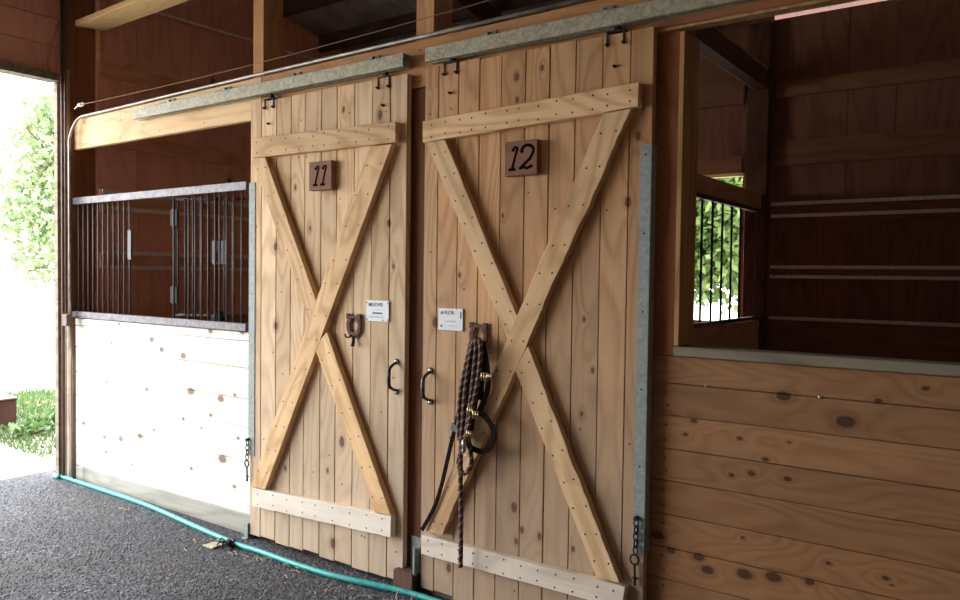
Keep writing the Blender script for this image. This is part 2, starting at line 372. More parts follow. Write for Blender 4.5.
# boards above the doorway, horizontal
z = 2.985
while z < 4.65:
    w.box(-5.89, -5.872, -4.6, -.015, z, z+.195); z += .2
w.box(-5.90, -5.89, -4.6, 0, 2.98, 4.6)
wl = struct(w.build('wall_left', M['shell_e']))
for z0, z1 in ((3.0, 3.12), (2.49, 2.61), (1.99, 2.165), (1.57, 1.69)):
    MB().box(-5.769, -5.737, .21, 3.3, z0, z1).build('girt', M['girt_e'], wl)
for z in (2.147, 2.025, 1.69, 1.578):
    MB().box(-5.736, -5.722, .22, 3.3, z-.015, z+.015).build('metal_strip', M['galv_w'], wl)
MB().box(-5.769, -5.737, .207, .245, 3.125, 4.1).build('stud', M['girt_e'], wl)
MB().box(-5.769, -5.745, .42, .45, 3.125, 4.1).build('stud', M['girt_e'], wl)
MB().box(-5.769, -5.72, .27, 3.3, 0, 1.18).build('kick_planks', M['shell_y'], wl)
MB().cyl((-5.73, .2, 3.60), (-5.73, 3.3, 3.625), .011).build('pale_batten', M['galv_w'], wl)
# door head + jamb of the big doorway
o = MB().box(-5.94, -5.82, -4.6, -.05, 2.925, 2.98).build('door_head', M['cap'], wl)
o = MB().box(-5.92, -5.872, -.040, -.015, 0, 2.98).build('door_jamb', M['cap'], wl)
MB().box(-5.93, -5.82, -4.75, -4.6, 0, 4.6).build('door_jamb', M['post_r'], wl)

# wall across the aisle, right end, behind the camera
w = MB()
for i in range(24): w.box(-5.9, 4.0, -4.62, -4.60, i*.2, i*.2+.196)
struct(w.build('wall_front', M['pine_far']))
w = MB()
for i in range(24): w.box(4.0, 4.02, -4.6, 3.4, i*.2, i*.2+.196)
struct(w.build('wall_right', M['pine_far']))

# roof: corrugated sheet with purlins
def zr(y): return 3.67+.19*(3.35-y) if y > -2.2 else 3.67+.19*(3.35+2.2)+.19*(y+2.2)
rf = MB()
xs = [-6.3+i*.076 for i in range(137)]
def sheet(b, y0, y1, mi=0):
    o0 = len(b.v); vs = []
    for i, x in enumerate(xs):
        dz = (.0, .018, .018, .0)[i % 4]
        vs += [(x, y0, zr(y0)+dz), (x, y1, zr(y1)+dz)]
    b.add(vs, [(2*i, 2*i+2, 2*i+3, 2*i+1) for i in range(len(xs)-1)], mi)
sheet(rf, -5.2, -2.2); sheet(rf, -2.2, 3.36); sheet(rf, 3.36, 3.95, 1)
ce = struct(rf.build('ceiling', [M['roof'], M['eave']]))
for y in (-4.3, -3.6, -2.9, -2.2, -1.5, -.85, -.25, .5, 1.12, 1.72, 2.37, 2.98):
    MB().box(-5.72, 3.98, y-.02, y+.02, zr(y)-.165, zr(y)-.01).build('purlin', M['dark'], ce)
for x in (-3.65, -2.40, 0.6, 3.2):
    o = MB().add([(x-.04, -2.2, zr(-2.2)-.35), (x-.04, 3.3, zr(3.3)-.35), (x-.04, 3.3, zr(3.3)-.17), (x-.04, -2.2, zr(-2.2)-.17),
              (x+.04, -2.2, zr(-2.2)-.35), (x+.04, 3.3, zr(3.3)-.35), (x+.04, 3.3, zr(3.3)-.17), (x+.04, -2.2, zr(-2.2)-.17)],
             [(0,1,2,3),(7,6,5,4),(0,4,5,1),(3,2,6,7),(0,3,7,4),(1,5,6,2)]).build('rafter', M['dark'], ce)

# ------------------------------------------------------------------ posts
def post(x0, x1, y0, y1, z0, z1, mat, label, name='timber_post'):
    o = MB().box(x0, x1, y0, y1, z0, z1).build(name, mat, None, ((x0+x1)/2, (y0+y1)/2, z0), bevel=.003)
    return tag(o, label, 'post')
YP = .09
x0, x1 = P(253, 70, YP).x, P(263.5, 66, YP).x; PX0 = x0-.002
post(x0, x1, YP, .235, 0, zr(.1)-.36, M['post'], 'upright timber post behind the left sliding door, rising above the header')
x0, x1 = P(416, 38, YP).x, P(434, 33, YP).x
post(x0, x1, YP, .235, 0, zr(.1)-.36, M['post'], 'upright timber post between the two numbered sliding doors')
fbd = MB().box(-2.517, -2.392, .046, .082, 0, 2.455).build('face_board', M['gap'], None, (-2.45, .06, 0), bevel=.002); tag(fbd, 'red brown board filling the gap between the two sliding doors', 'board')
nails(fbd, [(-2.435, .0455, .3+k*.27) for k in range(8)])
# corner post at the doorway
cp = thing('corner_post', (-5.80, .08, 0), 'tall timber corner post beside the bright barn doorway', 'post')
MB().box(-5.90, -5.80, .02, .20, 0, 4.0).build('upright', M['post_r'], cp, (-5.8, .08, 0), bevel=.003)
MB().box(-5.885, -5.80, -.012, .019, 3.03, 4.05).build('face_board', M['post_r'], cp, (-5.8, 0, 3.05), bevel=.002)
MB().box(-5.84, -5.80, -.005, .019, 1.2, 3.02).build('face_board', M['jamb'], cp, (-5.8, 0, 1.2), bevel=.002)
MB().box(-5.84, -5.80, -.005, .019, 0, 1.17).build('face_board', M['brace_pale'], cp, (-5.8, 0, 0), bevel=.002)
# rear corner post and tie beam in the right stall
post(P(744.5, 200, 3.2).x, -1.70, 3.20, 3.299, 0, 3.50, M['post_dk'], 'dark rear corner post at the end of the barred partition')
o = MB().box(-1.79, -1.71, .24, 3.19, 2.99, 3.13).build('tie_beam', M['post_dk'], None, (-1.75, 1.7, 2.99)); tag(o, 'dark tie beam running back above the barred partition', 'beam')
MB().box(-1.795, -1.705, .24, 3.19, 3.131, 3.145).build('pale_edge', M['jamb'], o, (-1.75, 1.7, 3.131)); MB().box(-1.80, -1.791, .24, 3.19, 2.985, 3.0).build('pale_edge', M['jamb'], o, (-1.8, 1.7, 2.985))
# right door post: red face board darkened for the door's shadow, rough jamb stud
xa = P(657, 24, .05).x; xb = P(682, 32, .05).x
dp = thing('door_post', ((xa+xb)/2, .1, 0), 'red brown door post at the right edge of door twelve', 'post')
fb = MB().box(xa-.03, xb-.004, .046, .085, 1.247, 2.508).build('face_board', M['post_r'], dp, (xa, .06, 0), bevel=.002)
nails(fb, [(P(662, y, .046).x+random.uniform(-.004, .004), .045, P(662, y, .046).z) for y in range(60, 345, 22)])
st_ = MB().box(xb, xb+.02, .030, .19, 1.287, 2.498).build('jamb_stud', M['jamb'], dp, (xb, .1, 1.28), bevel=.002)
MB().box(xa+.01, xb-.01, .102, .22, 0, 2.9).build('upright', M['post_r'], dp, (xa, .1, 0), bevel=.002)

# ------------------------------------------------------------------ header beams
xe = P(68.8, 118, .046).x; zt, zb = 2.655, 2.44
pA, pB, pC = P(230, 81, .035), P(450, 31.5, .035), P(580, 0, .035)
def ztop(x): return lerp(pA.z, pC.z, (x-pA.x)/(pC.x-pA.x)) if x > pA.x else lerp(2.668, pA.z, (x+5.7)/(pA.x+5.7))
def lerp(a, b, t): return a+(b-a)*t
xe = max(xe, -5.797)
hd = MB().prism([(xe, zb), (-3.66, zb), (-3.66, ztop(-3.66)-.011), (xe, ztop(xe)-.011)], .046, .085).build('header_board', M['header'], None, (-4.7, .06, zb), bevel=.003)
tag(hd, 'pale pine header board over the barred stall front at the left', 'beam')  # lighter pine than the header over the doors
nails(hd, [(xe+.15+i*.48, .045, zb+dz) for i in range(4) for dz in (.03, .18)])
hd2 = MB().prism([(-3.657, 2.46), (xa-.031, 2.46), (xa-.031, ztop(xa)-.011), (-3.657, ztop(-3.657)-.011)], .046, .085).build('header_board', M['post_r'], None, (-2.4, .06, 2.46), bevel=.003)
hd2.data.materials.clear(); hd2.data.materials.append(wood('header_red', (.36,.17,.07), (.60,.33,.15), 'X', .3, None, .1, grain=.4))
tag(hd2, 'reddish header board behind the door tracks over both doors', 'beam')
nails(hd2, [(x, .045, z) for x in (-3.2, -2.6, -2.47, -2.34, -1.9, -1.4, -1.25) for z in (2.49, 2.64)])
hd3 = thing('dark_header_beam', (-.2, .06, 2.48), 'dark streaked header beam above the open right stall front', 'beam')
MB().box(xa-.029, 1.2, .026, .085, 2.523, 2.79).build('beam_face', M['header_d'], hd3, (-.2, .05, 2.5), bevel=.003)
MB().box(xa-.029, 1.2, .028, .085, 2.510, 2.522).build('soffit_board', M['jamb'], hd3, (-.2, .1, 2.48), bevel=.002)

# flat lumber brace overhead
o_, i_ = (P(75, 26, .02), P(135, 2, .02)), (P(105, 31, .25), P(191, 0, .25))
ob_ = lambda pr, x: (x, pr[0].y, lerp(pr[0].z, pr[1].z, (x-pr[0].x)/(pr[1].x-pr[0].x)))
bt = [ob_(o_, o_[0].x), ob_(i_, i_[0].x), ob_(i_, PX0), ob_(o_, PX0)]
o = MB().add(bt+[(x_, y_, z_+.04) for x_, y_, z_ in bt], [(0,1,2,3),(7,6,5,4),(0,4,5,1),(1,5,6,2),(2,6,7,3),(3,7,4,0)]).build('overhead_brace', M['lumber'], None, (-4.7, .1, 3.3), bevel=.003)
tag(o, 'new yellow lumber laid flat as an overhead brace from the corner post', 'beam')

# ------------------------------------------------------------------ stall fronts
# left panel
Lp = thing('stall_front_panel', (-4.7, .06, 0), 'brightly lit pale plank half wall with knots under the barred grill', 'stall wall')
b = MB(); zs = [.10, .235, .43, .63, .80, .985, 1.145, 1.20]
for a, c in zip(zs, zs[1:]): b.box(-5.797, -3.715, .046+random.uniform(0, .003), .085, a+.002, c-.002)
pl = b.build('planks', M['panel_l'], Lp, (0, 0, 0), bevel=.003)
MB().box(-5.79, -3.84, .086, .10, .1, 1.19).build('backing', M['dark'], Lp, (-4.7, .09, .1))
nails(pl, [(x+random.uniform(-.01, .01), .0455, z+random.uniform(-.03, .03)) for x in (-5.68, -4.75, -3.76) for z in (.18, .33, .53, .7, .88, 1.05, 1.17)])
o = MB().add([(-5.797,.0365,-.02),(-3.70,.036,-.02),(-3.70,.036,.12),(-5.797,.0365,.10),(-5.797,.075,-.02),(-3.70,.075,-.02),(-3.70,.075,.12),(-5.797,.075,.10)],
             [(0,1,2,3),(7,6,5,4),(0,4,5,1),(3,2,6,7),(0,3,7,4),(1,5,6,2)]).build('kick_board', M['kick'], Lp, (-4.7, .05, 0), bevel=.003)
# right panel
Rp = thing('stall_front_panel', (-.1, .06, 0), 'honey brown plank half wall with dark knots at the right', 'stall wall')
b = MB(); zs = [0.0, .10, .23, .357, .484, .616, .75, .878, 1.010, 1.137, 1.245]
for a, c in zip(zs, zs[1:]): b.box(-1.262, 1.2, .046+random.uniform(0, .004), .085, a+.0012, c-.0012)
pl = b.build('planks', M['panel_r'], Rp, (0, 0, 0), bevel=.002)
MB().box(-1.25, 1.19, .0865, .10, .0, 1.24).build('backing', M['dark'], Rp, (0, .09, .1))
nails(pl, [(-1.178+random.uniform(-.006, .006), .0455, z) for z in (.05,.13,.2,.27,.33,.39,.45,.52,.58,.65,.71,.79,.84,.91,.97,1.05,1.1)])
BOLT = nail_mesh(.0065, 'bolt', M['bolt'])
nails(pl, [(P(706, 386, .046).x, .044, P(706, 386, .046).z), (P(820, 397.5, .046).x, .044, P(820, 397.5, .046).z)], BOLT, 'bolt')
x0 = xb
MB().box(x0, 1.2, .026, .13, 1.247, 1.285).build('cap_rail', M['cap'], Rp, (0, .05, 1.247), bevel=.004)

# ------------------------------------------------------------------ barred grill, left stall
Gr = thing('barred_grill', (-4.7, .06, 1.2), 'steel barred grill with a hinged feed gate above the pale half wall', 'grill')
xl, xr = max(-5.797, P(72, 200, .03).x), P(246, 184, .03).x
MB().box(xl, xr, .03, .062, 2.035, 2.085).build('top_rail', M['rail'], Gr, (-4.7, .05, 2.04), bevel=.002)
MB().box(xl, xr+.01, .022, .075, 1.205, 1.25).build('bottom_rail', M['rail'], Gr, (-4.7, .05, 1.2), bevel=.002)
def bar(x, y=.056, z0=1.24, z1=2.05, par=None, r=.0065, name='bar', x2=None, mat=None):
    return MB().cyl((x, y, z0), (x if x2 is None else x2, y, z1), r, 8).build(name, mat or M['bar'], par, (x, y, z0), smooth=True)
x = P(78, 250, .05).x; n = 11
xe2 = P(129, 250, .05).x
for i in range(n): bar(lerp(x, xe2, i/(n-1)), par=Gr)
for px_ in (173, 188, 194.5, 201, 207.5, 214.5, 219, 226, 233, 241): bar(P(px_, 250, .05).x, par=Gr)
MB().box(P(130, 250, .05).x-.015, P(130, 250, .05).x+.028, .040, .052, 1.63, 1.83).build('strike_plate', M['plate'], Gr, (-5, .05, 1.7), bevel=.002)
# hinged leaf, folded back against the inside
leaf = bpy.data.objects.new('feed_gate', None); C.objects.link(leaf); leaf.parent = Gr
hx = P(176.5, 250, .09).x; HV = Vector((hx, .085, 1.27)); leaf.location = HV-Vector(Gr.location); leaf.rotation_euler = (0, 0, R(11))
def lp(u, v, z): return (hx+u*math.cos(R(11))-v*math.sin(R(11)), .085+u*math.sin(R(11))+v*math.cos(R(11)), z)
def lcyl(name, a, b_, r, mat=None):
    MB().cyl(lp(*a), lp(*b_), r, 8).build(name, mat or M['bar'], leaf, lp(*a), smooth=True)
for i in range(8):
    lcyl('bar', (.018+i*.066, 0, 1.27), (.018+i*.066, 0, 2.02), .0065)
lcyl('gate_rail', (0, 0, 2.02), (.50, 0, 2.02), .009); lcyl('gate_rail', (0, 0, 1.27), (.50, 0, 1.27), .009)
lcyl('gate_stile', (.0, 0, 1.27), (.0, 0, 2.02), .011)
for z in (1.40, 1.90):
    b = MB(); b.box(hx-.03, hx+.035, .066, .080, z-.055, z+.055); b.cyl((hx, .074, z-.06), (hx, .074, z+.06), .013)
    b.build('hinge', M['iron'], leaf, (hx, .08, z), bevel=.002)
a = P(219.5, 252.5, .075)
b = MB(); b.box(a.x-.055, a.x+.07, .068, .073, 1.60, 1.745); b.box(a.x-.03, a.x-.008, .062, .067, 1.62, 1.675)
b.build('latch_plate', M['plate'], leaf, (a.x, .07, 1.65), bevel=.002)
# knot of twine resting on the sill
b = MB(); c0 = P(211, 313, .10); c0.z = 1.205+.052; c0.y = .165
for i in range(26):
    a1, a2 = random.uniform(0, 6.28), random.uniform(0, 3.14); rr = random.uniform(.025, .048)
    u = Vector((math.cos(a1)*math.sin(a2), math.sin(a1)*math.sin(a2), math.cos(a2))); v = u.orthogonal().normalized(); w_ = u.cross(v)
    b.tube([Vector((c0.x, .165, c0.z))+(v*math.cos(t)+w_*math.sin(t))*rr for t in [k*.4 for k in range(16)]], .005, 5)
o = b.build('twine_bundle', M['twine'], None, (c0.x, .145, 1.205)); tag(o, 'dark teal bundle of tangled twine on the sill behind the bars', 'twine')
o = MB().box(-5.70, -3.84, .102, .26, 1.165, 1.2).build('sill_ledge', M['shell_x'], Lp, (-4.7, .18, 1.17), bevel=.002)

# ------------------------------------------------------------------ partition with bars in the right stall
Pt = thing('barred_partition', (-1.75, 1.75, 0), 'dark wooden partition with upright bars inside the right stall', 'partition')
b = MB()
for i in range(8): b.box(-1.77, -1.73, .26, 3.19, i*.155, i*.155+.152)
b.build('planks', M['shell_y'], Pt, (-1.75, 1.7, 0))
MB().box(-1.765, -1.735, .26, 3.19, 2.085, 2.20).build('top_board', M['shell_y'], Pt, (-1.75, 1.7, 2.085))
MB().box(-1.765, -1.735, .26, 3.185, 1.242, 1.268).build('bottom_rail', M['bar'], Pt, (-1.75, 1.7, 1.242))
MB().box(-1.765, -1.735, .26, 3.185, 2.055, 2.083).build('top_rail', M['bar'], Pt, (-1.75, 1.7, 2.055))
MB().box(-1.762, -1.738, 3.13, 3.15, 1.27, 2.054).build('end_stile', M['bar'], Pt, (-1.75, 3.14, 1.27))
for i in range(12):
    y = EX(740.8, 210, -1.75).y-i*.195
    MB().cyl((-1.75, y, 1.27), (-1.75, y, 2.053), .008, 8).build('bar', M['iron'], Pt, (-1.75, y, 1.27), smooth=True)
b = MB()
for i in range(14): b.box(-2.46, -2.42, .26, 3.29, i*.155, i*.155+.152)
b.build('partition', M['shell_y'], None, (-2.44, 1.7, 0)); tag(bpy.data.objects['partition'], 'added unseen plank partition behind the doors, blocking light from the rear opening', 'partition')  # added out of view to keep rear-opening light out of the left stall

# ------------------------------------------------------------------ doors
def quad_brace(parent, name, pts, y0, y1, mat, jit=0., nn=0, seed=1, rough_side=None):
    """pts: four (x,z) corners, start edge a,b then far edge c,d -> a-d and b-c are the long edges"""
    rg = random.Random(seed)
    a, b_, c, d = [Vector((p[0], p[1])) for p in pts]
    L = (d-a).length; K = max(2, int(L/.022))
    ax = ((d-a)+(c-b_)).normalized(); nr = Vector((-ax.y, ax.x))
    def edge(p, q, j):
        o = []; w = 0
        for i in range(K+1):
            t = i/K
            if 0 < i < K: w = w*.8+rg.uniform(-1, 1)*j
            else: w = 0
            o.append(p.lerp(q, t)+nr*w)
        return o
    e1 = edge(a, d, jit if rough_side in (None, 1) else .0004); e2 = edge(b_, c, jit if rough_side in (None, 2) else .0004)
    ang = math.atan2(ax.y, ax.x); rot = Matrix.Rotation(-ang, 3, 'Y')
    cen = (a+b_+c+d)/4
    m = MB(); n = len(e1); V = []
    for e in (e1, e2):
        for yy in (y0, y1): V += [(p.x, yy, p.y) for p in e]
    # rows: 0 e1 front,1 e1 back,2 e2 front,3 e2 back
    F = []
    for i in range(n-1):
        F += [(i, i+1, 2*n+i+1, 2*n+i), (n+i, 3*n+i, 3*n+i+1, n+i+1), (i, n+i, n+i+1, i+1), (2*n+i, 2*n+i+1, 3*n+i+1, 3*n+i)]
    F += [(0, 2*n, 3*n, n), (n-1, 2*n-1, 4*n-1, 3*n-1)]
    m.add(V, F); o = m.build(name, mat, parent, (cen.x, y0, cen.y), rot=rot, bevel=.002)
    if nn:
        pp = []
        for i in range(nn):
            t = (i+.5)/nn+rg.uniform(-.015, .015)
            for s in (.22, .78):
                p = a.lerp(d, t).lerp(b_.lerp(c, t), s+rg.uniform(-.06, .06)); pp.append((p.x, y0-.0005, p.y))
        nails(o, pp)
    return o
YB = -.038
def q2(*ps): return [(P(x, y, YB).x, P(x, y, YB).z) for x, y in ps]

def hanger(parent, x, zt, track_z):
    m = MB()
    m.box(x-.040, x-.033, -.005, -.001, zt-.052, zt+.008); m.box(x+.033, x+.040, -.005, -.001, zt-.052, zt+.008)
    m.box(x-.040, x+.040, -.005, .038, zt+.003, zt+.008)
    m.cyl((x, .016, zt+.01), (x, .016, track_z), .0075, 8)
    m.cyl((x, .016, zt+.014), (x, .016, zt+.026), .016, 6)
    for dx, dz in ((-.036, -.045), (.036, -.045), (0, -.135)):
        m.cyl((x+dx, -.014, zt+dz), (x+dx, -.001, zt+dz), .0065, 6); m.cyl((x+dx, -.020, zt+dz), (x+dx, -.014, zt+dz), .004, 6)
    return m.build('hanger_bracket', M['iron'], parent, (x, 0, zt))

def handle(parent, x, zt, zb):
    m = MB(); zc = (zt+zb)/2; h = (zt-zb)/2; pts = []
    prof = [(h, .0), (h-.006, -.020), (h-.020, -.046), (h-.034, -.054)]
    pts = [(x, y, zc+z_) for z_, y in prof]+[(x, -.056, zc)]+[(x, y, zc-z_) for z_, y in reversed(prof)]
    m.tube(pts, [.007, .0075, .0085, .0095, .0105, .0095, .0085, .0075, .007], 10)
    for s in (1, -1):
        m.cyl((x, -.006, zc+s*(h+.006)), (x, -.0005, zc+s*(h+.006)), .015, 14)
    o = m.build('pull_handle', M['bronze'], parent, (x, 0, zc), smooth=False, bevel=.001)
    b2 = MB()
    for s in (1, -1): b2.ball((x, -.007, zc+s*(h+.008)), .007, 8, (1, .5, 1))
    b2.build('screw', M['bolt'], o, (x, -.006, zc))
    return o

def stroke(m, pts, r, x0, z0, w, h, y, sh=.0):
    """thick rounded stroke flattened on a face"""
    P3 = [(x0+(u+sh*v)*w, y, z0+v*h) for u, v in pts]
    m.tube(P3, 1, 8, flat=(r, .0016))
    return m
def arc(cx, cy, rx, ry, a0, a1, n=12): return [(cx+rx*math.cos(R(a0+(a1-a0)*i/n)), cy+ry*math.sin(R(a0+(a1-a0)*i/n))) for i in range(n+1)]

def plaque(parent, pts, digits):
    y0, y1 = -.034, -.001
    xs_ = [P(x, y, y0) for x, y in pts]
    x0, x1 = (xs_[0].x+xs_[3].x)/2, (xs_[1].x+xs_[2].x)/2; z1, z0 = (xs_[0].z+xs_[1].z)/2, (xs_[2].z+xs_[3].z)/2
    o = MB().box(x0, x1, y0, y1, z0, z1).build('number_plaque', M['plaque'], parent, ((x0+x1)/2, y0, z0), bevel=.003)
    w, h = x1-x0, z1-z0; yy = y0-.0008
    nw = .038 if digits[0] == '1' and digits[1] == '1' else .046
    for i, dgt in enumerate(digits):
        m = MB()
        if dgt == '1':
            cx = x0+w*(.30 if i == 0 else .62)
            if digits == '12': cx = x0+w*.25
            main = [(.30,.93),(.24,.8),(.13,.5),(.03,.2),(-.02,.05)]
            stroke(m, main, .0056, cx, z0+h*.17, .09, h*.68, yy)
            stroke(m, [(.30,.93),(.16,.97),(.04,.90)], .005, cx, z0+h*.17, .09, h*.68, yy)
            m.cyl((cx+.003, yy-.0016, z0+h*.17+.85*h*.68), (cx+.003, yy+.001, z0+h*.17+.85*h*.68), .0075, 12)
            for dx in (-.012, .009): m.cyl((cx+dx, yy-.0016, z0+h*.18), (cx+dx, yy+.001, z0+h*.18), .0068, 12)
            stroke(m, [(-.18,.02),(.14,.02)], .006, cx, z0+h*.17, .09, h*.68, yy)
        else:
            cx = x0+w*.60
            pts_ = arc(.18, .73, .30, .22, 175, -25, 14)+[(.32,.42),(.05,.22),(-.22,.02)]
            stroke(m, pts_, .0066, cx, z0+h*.17, .10, h*.72, yy)
            stroke(m, [(-.22,.04),(.02,.08),(.16,.02),(.34,.10)], .0058, cx, z0+h*.17, .10, h*.72, yy)
            for u, v in ((-.11,.72),(.36,.10)): m.cyl((cx+u*.10, yy-.0016, z0+h*.17+v*h*.72), (cx+u*.10, yy+.001, z0+h*.17+v*h*.72), .0078, 12)
        m.build('numeral', M['num'], o, (cx, yy, z0+h*.17))
    return o

def text_mesh(s, size, mat, parent, x, y, z, name='lettering', shear=0, sx=1):
    cu = bpy.data.curves.new('t', 'FONT'); cu.body = s; cu.size = size; cu.shear = shear; cu.extrude = .0002; cu.offset = .0004
    to = bpy.data.objects.new('t', cu); C.objects.link(to)
    dg = bpy.context.evaluated_depsgraph_get(); dg.update()
    me = bpy.data.meshes.new_from_object(to.evaluated_get(dg)); bpy.data.objects.remove(to)
    me.materials.clear(); me.materials.append(mat)
    for v in me.vertices: v.co = Vector((v.co.x*sx, -v.co.z, v.co.y))
    o = bpy.data.objects.new(name, me); C.objects.link(o); o.parent = parent
    o.location = Vector((x, y, z))-wloc(parent); return o

def card(parent, pts, kind):
    pp = [P(x, y, -.006) for x, y in pts]; x0, x1, z1, z0 = pp[0].x, pp[1].x, pp[0].z, pp[2].z
    o = MB().box(x0, x1, -.007, -.001, z0, z1).build('name_card', M['card'], parent, (x0, -.007, z0), bevel=.001)
    w, h = x1-x0, z1-z0; y = -.0078
    if kind == 1:
        text_mesh('MOOVIE', h*.24, M['ink'], o, x0+w*.10, y, z0+h*.72, sx=1.05)
        m = MB(); m.box(x0+w*.28, x0+w*.72, y-.0004, y+.0006, z0+h*.35, z0+h*.43); m.build('ink_bar', M['ink'], o, (x0, y, z0+h*.35))
        m = MB()
        for k in range(9): m.box(x0+w*(.12+k*.075), x0+w*(.165+k*.075), y-.0003, y+.0006, z0+h*.17, z0+h*(.22+.02*(k % 3)))
        for k in range(4): m.box(x0+w*(.30+k*.14), x0+w*(.37+k*.14), y-.0003, y+.0006, z0+h*.55, z0+h*(.58))
        m.build('faint_writing', M['ink2'], o, (x0, y, z0))
        m = MB()
        for u, v in ((.03,.88),(.96,.88),(.96,.08),(.04,.08),(.75,.06)): m.ball((x0+w*u, y, z0+h*v), .004, 6, (1, .4, 1))
        m.build('tack', M['nail'], o, (x0, y, z0))
    else:
        text_mesh('# FLOR', h*.22, M['ink'], o, x0+w*.10, y, z0+h*.74, sx=1.1)
        m = MB()
        for k in range(6): m.box(x0+w*(.26+k*.08), x0+w*(.32+k*.08), y-.0003, y+.0006, z0+h*.40, z0+h*(.43+.015*(k % 2)))
        for k in range(3): m.box(x0+w*(.45+k*.12), x0+w*(.54+k*.12), y-.0003, y+.0006, z0+h*.20, z0+h*(.23))
        m.build('faint_writing', M['ink2'], o, (x0, y, z0))
        m = MB(); m.ball((x0+w*.13, y, z0+h*.19), .0055, 6, (1, .4, 1)); m.box(x0+w*.90, x0+w*.94, y-.0004, y+.0006, z0+h*.55, z0+h*.88); m.build('tape_edge', M['ink'], o, (x0, y, z0))
    return o

def horseshoe(parent, x, z, w, h, hook=True):
    y = -.010
    pts = [(x+w*.38*math.sin(R(a)), z-h*.40*math.cos(R(a))*(1 if abs(a) < 90 else .9)) for a in range(-150, 151, 12)]
    m = MB(); m.tube([(a, y, b_) for a, b_ in pts], 1, 8, flat=(.0165, .006))
    for s in (-1, 1): m.box(x+s*w*.37-.012, x+s*w*.37+.010, y-.007, y+.006, z+h*.28, z+h*.50)
    m.box(x-w*.36, x+w*.36, y-.0065, y+.0055, z+h*.31, z+h*.43)
    o = m.build('horseshoe', M['rust'], parent, (x, y, z), bevel=.001)
    hk = MB(); hk.tube([(x-.012, y-.004, z-h*.42), (x-.018, y-.02, z-h*.5), (x-.026, y-.03, z-h*.48), (x-.032, y-.034, z-h*.34)], .0045, 8)
    hk.tube([(x, y-.004, z-h*.45), (x+.003, y-.006, z-h*.66), (x+.004, y-.014, z-h*.86)], [.008, .008, .010], 8)
    hk.build('hook', M['iron'], o, (x, y, z), smooth=True)
    return o

def torus_link(m, c, axis_u, axis_v, a, b_, r):
    c = Vector(c); u = Vector(axis_u); v = Vector(axis_v)
    m.tube([c+u*a*math.cos(t)+v*b_*math.sin(t) for t in [k*2*math.pi/12 for k in range(12)]], r, 6, closed=True)

def chain(parent, x, y, z0, n, name='latch_chain'):
    ch = bpy.data.objects.new(name, None); C.objects.link(ch); ch.parent = parent; ch.location = Vector((x, y, z0))-wloc(parent)
    L = .027; z = z0
    for i in range(n):
        m = MB(); torus_link(m, (x, y, z), (0, 0, 1), (1, 0, 0) if i % 2 == 0 else (.25, .97, 0), L*.68, L*.34, .003)
        m.build('chain_link', M['iron'], ch, (x, y, z), smooth=True); z -= L
    m = MB(); torus_link(m, (x-.004, y, z-.012), (0, 0, 1), (1, 0, 0), .020, .018, .004); m.build('ring', M['iron'], ch, (x, y, z), smooth=True)
    m = MB(); m.cyl((x-.003, y, z-.032), (x, y, z-.105), .005, 8); m.cyl((x-.01, y, z-.085), (x+.012, y, z-.085), .004, 6); m.ball((x, y, z-.11), .007, 6)
    m.build('snap', M['iron'], ch, (x, y, z), smooth=True)
    m = MB(); m.cyl((x, y+.012, z0+.02), (x, y-.01, z0+.02), .009, 8); m.build('eye_bolt', M['iron'], ch, (x, y, z0))
    return ch

def door(name_label, xs_, zt, mat, seedn):
    rg = random.Random(seedn)
    x0, x1 = xs_[0], xs_[-1]
    d = thing('sliding_stall_door', ((x0+x1)/2, .018, .02), name_label, 'door')
    m = MB()
    for i, (a, b_) in enumerate(zip(xs_, xs_[1:])):
        zb_ = .028+rg.uniform(-.006, .012); m.box(a+.0018, b_-.0018, rg.uniform(0, .002), .034, zb_, zt+rg.uniform(-.004, .004))
    bo = m.build('boards', mat, d, (0, 0, 0), bevel=.002)
    MB().box(x0+.006, x1-.006, .0342, .0375, .05, zt-.02).build('backing', M['dark'], d, (x0, .035, .05))
    pp = []
    for a, b_ in zip(xs_, xs_[1:]):
        for _ in range(3): pp.append((rg.uniform(a+.02, b_-.02), .0004, rg.uniform(.1, 2.4)))
    nails(bo, pp)
    return d

xs1 = [-3.700] + [P(x, 100, 0).x for x in (261.5, 276.5, 291, 305, 321.5, 337, 354.5, 372.5, 390.5)] + [-2.508]
dA = door('pine plank sliding stall door with X brace and plaque 11', xs1, 2.522, M['door_a'], 3)
xs2 = [-2.398] + [P(x, 60, 0).x for x in (439, 459, 480, 501.7, 526, 550, 576, 603, 630.7)] + [-1.240]
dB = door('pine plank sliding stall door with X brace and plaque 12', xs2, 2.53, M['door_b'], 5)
# door 11 braces
quad_brace(dA, 'top_brace', q2((252, 158), (252, 138), (395.5, 121.5), (395.5, 142)), YB, -.001, M['brace_x'], .0006, 10, 11)
quad_brace(dA, 'bottom_brace', q2((252, 506), (252, 488), (391, 516.5), (390.5, 537.5)), YB, -.001, M['brace_pale'], .0012, 9, 12)
quad_brace(dA, 'diagonal_brace', q2((250.5, 486.5), (265, 489.5), (392, 143.8), (369.5, 147)), YB, -.001, M['brace_x'], .0008, 12, 13)
A = lambda t: (lerp(251, 374, t), lerp(158.5, 512, t)); B = lambda t: (lerp(265, 390.5, t), lerp(157, 515.5, t))
quad_brace(dA, 'diagonal_brace', q2(A(0), B(0), (316, 300.5), (311.5, 329)), YB+.001, -.001, M['brace_x'], .0008, 6, 14)
quad_brace(dA, 'diagonal_brace', q2((314, 347), (326.5, 332), B(1), A(1)), YB+.001, -.001, M['brace_x'], .0008, 6, 15)
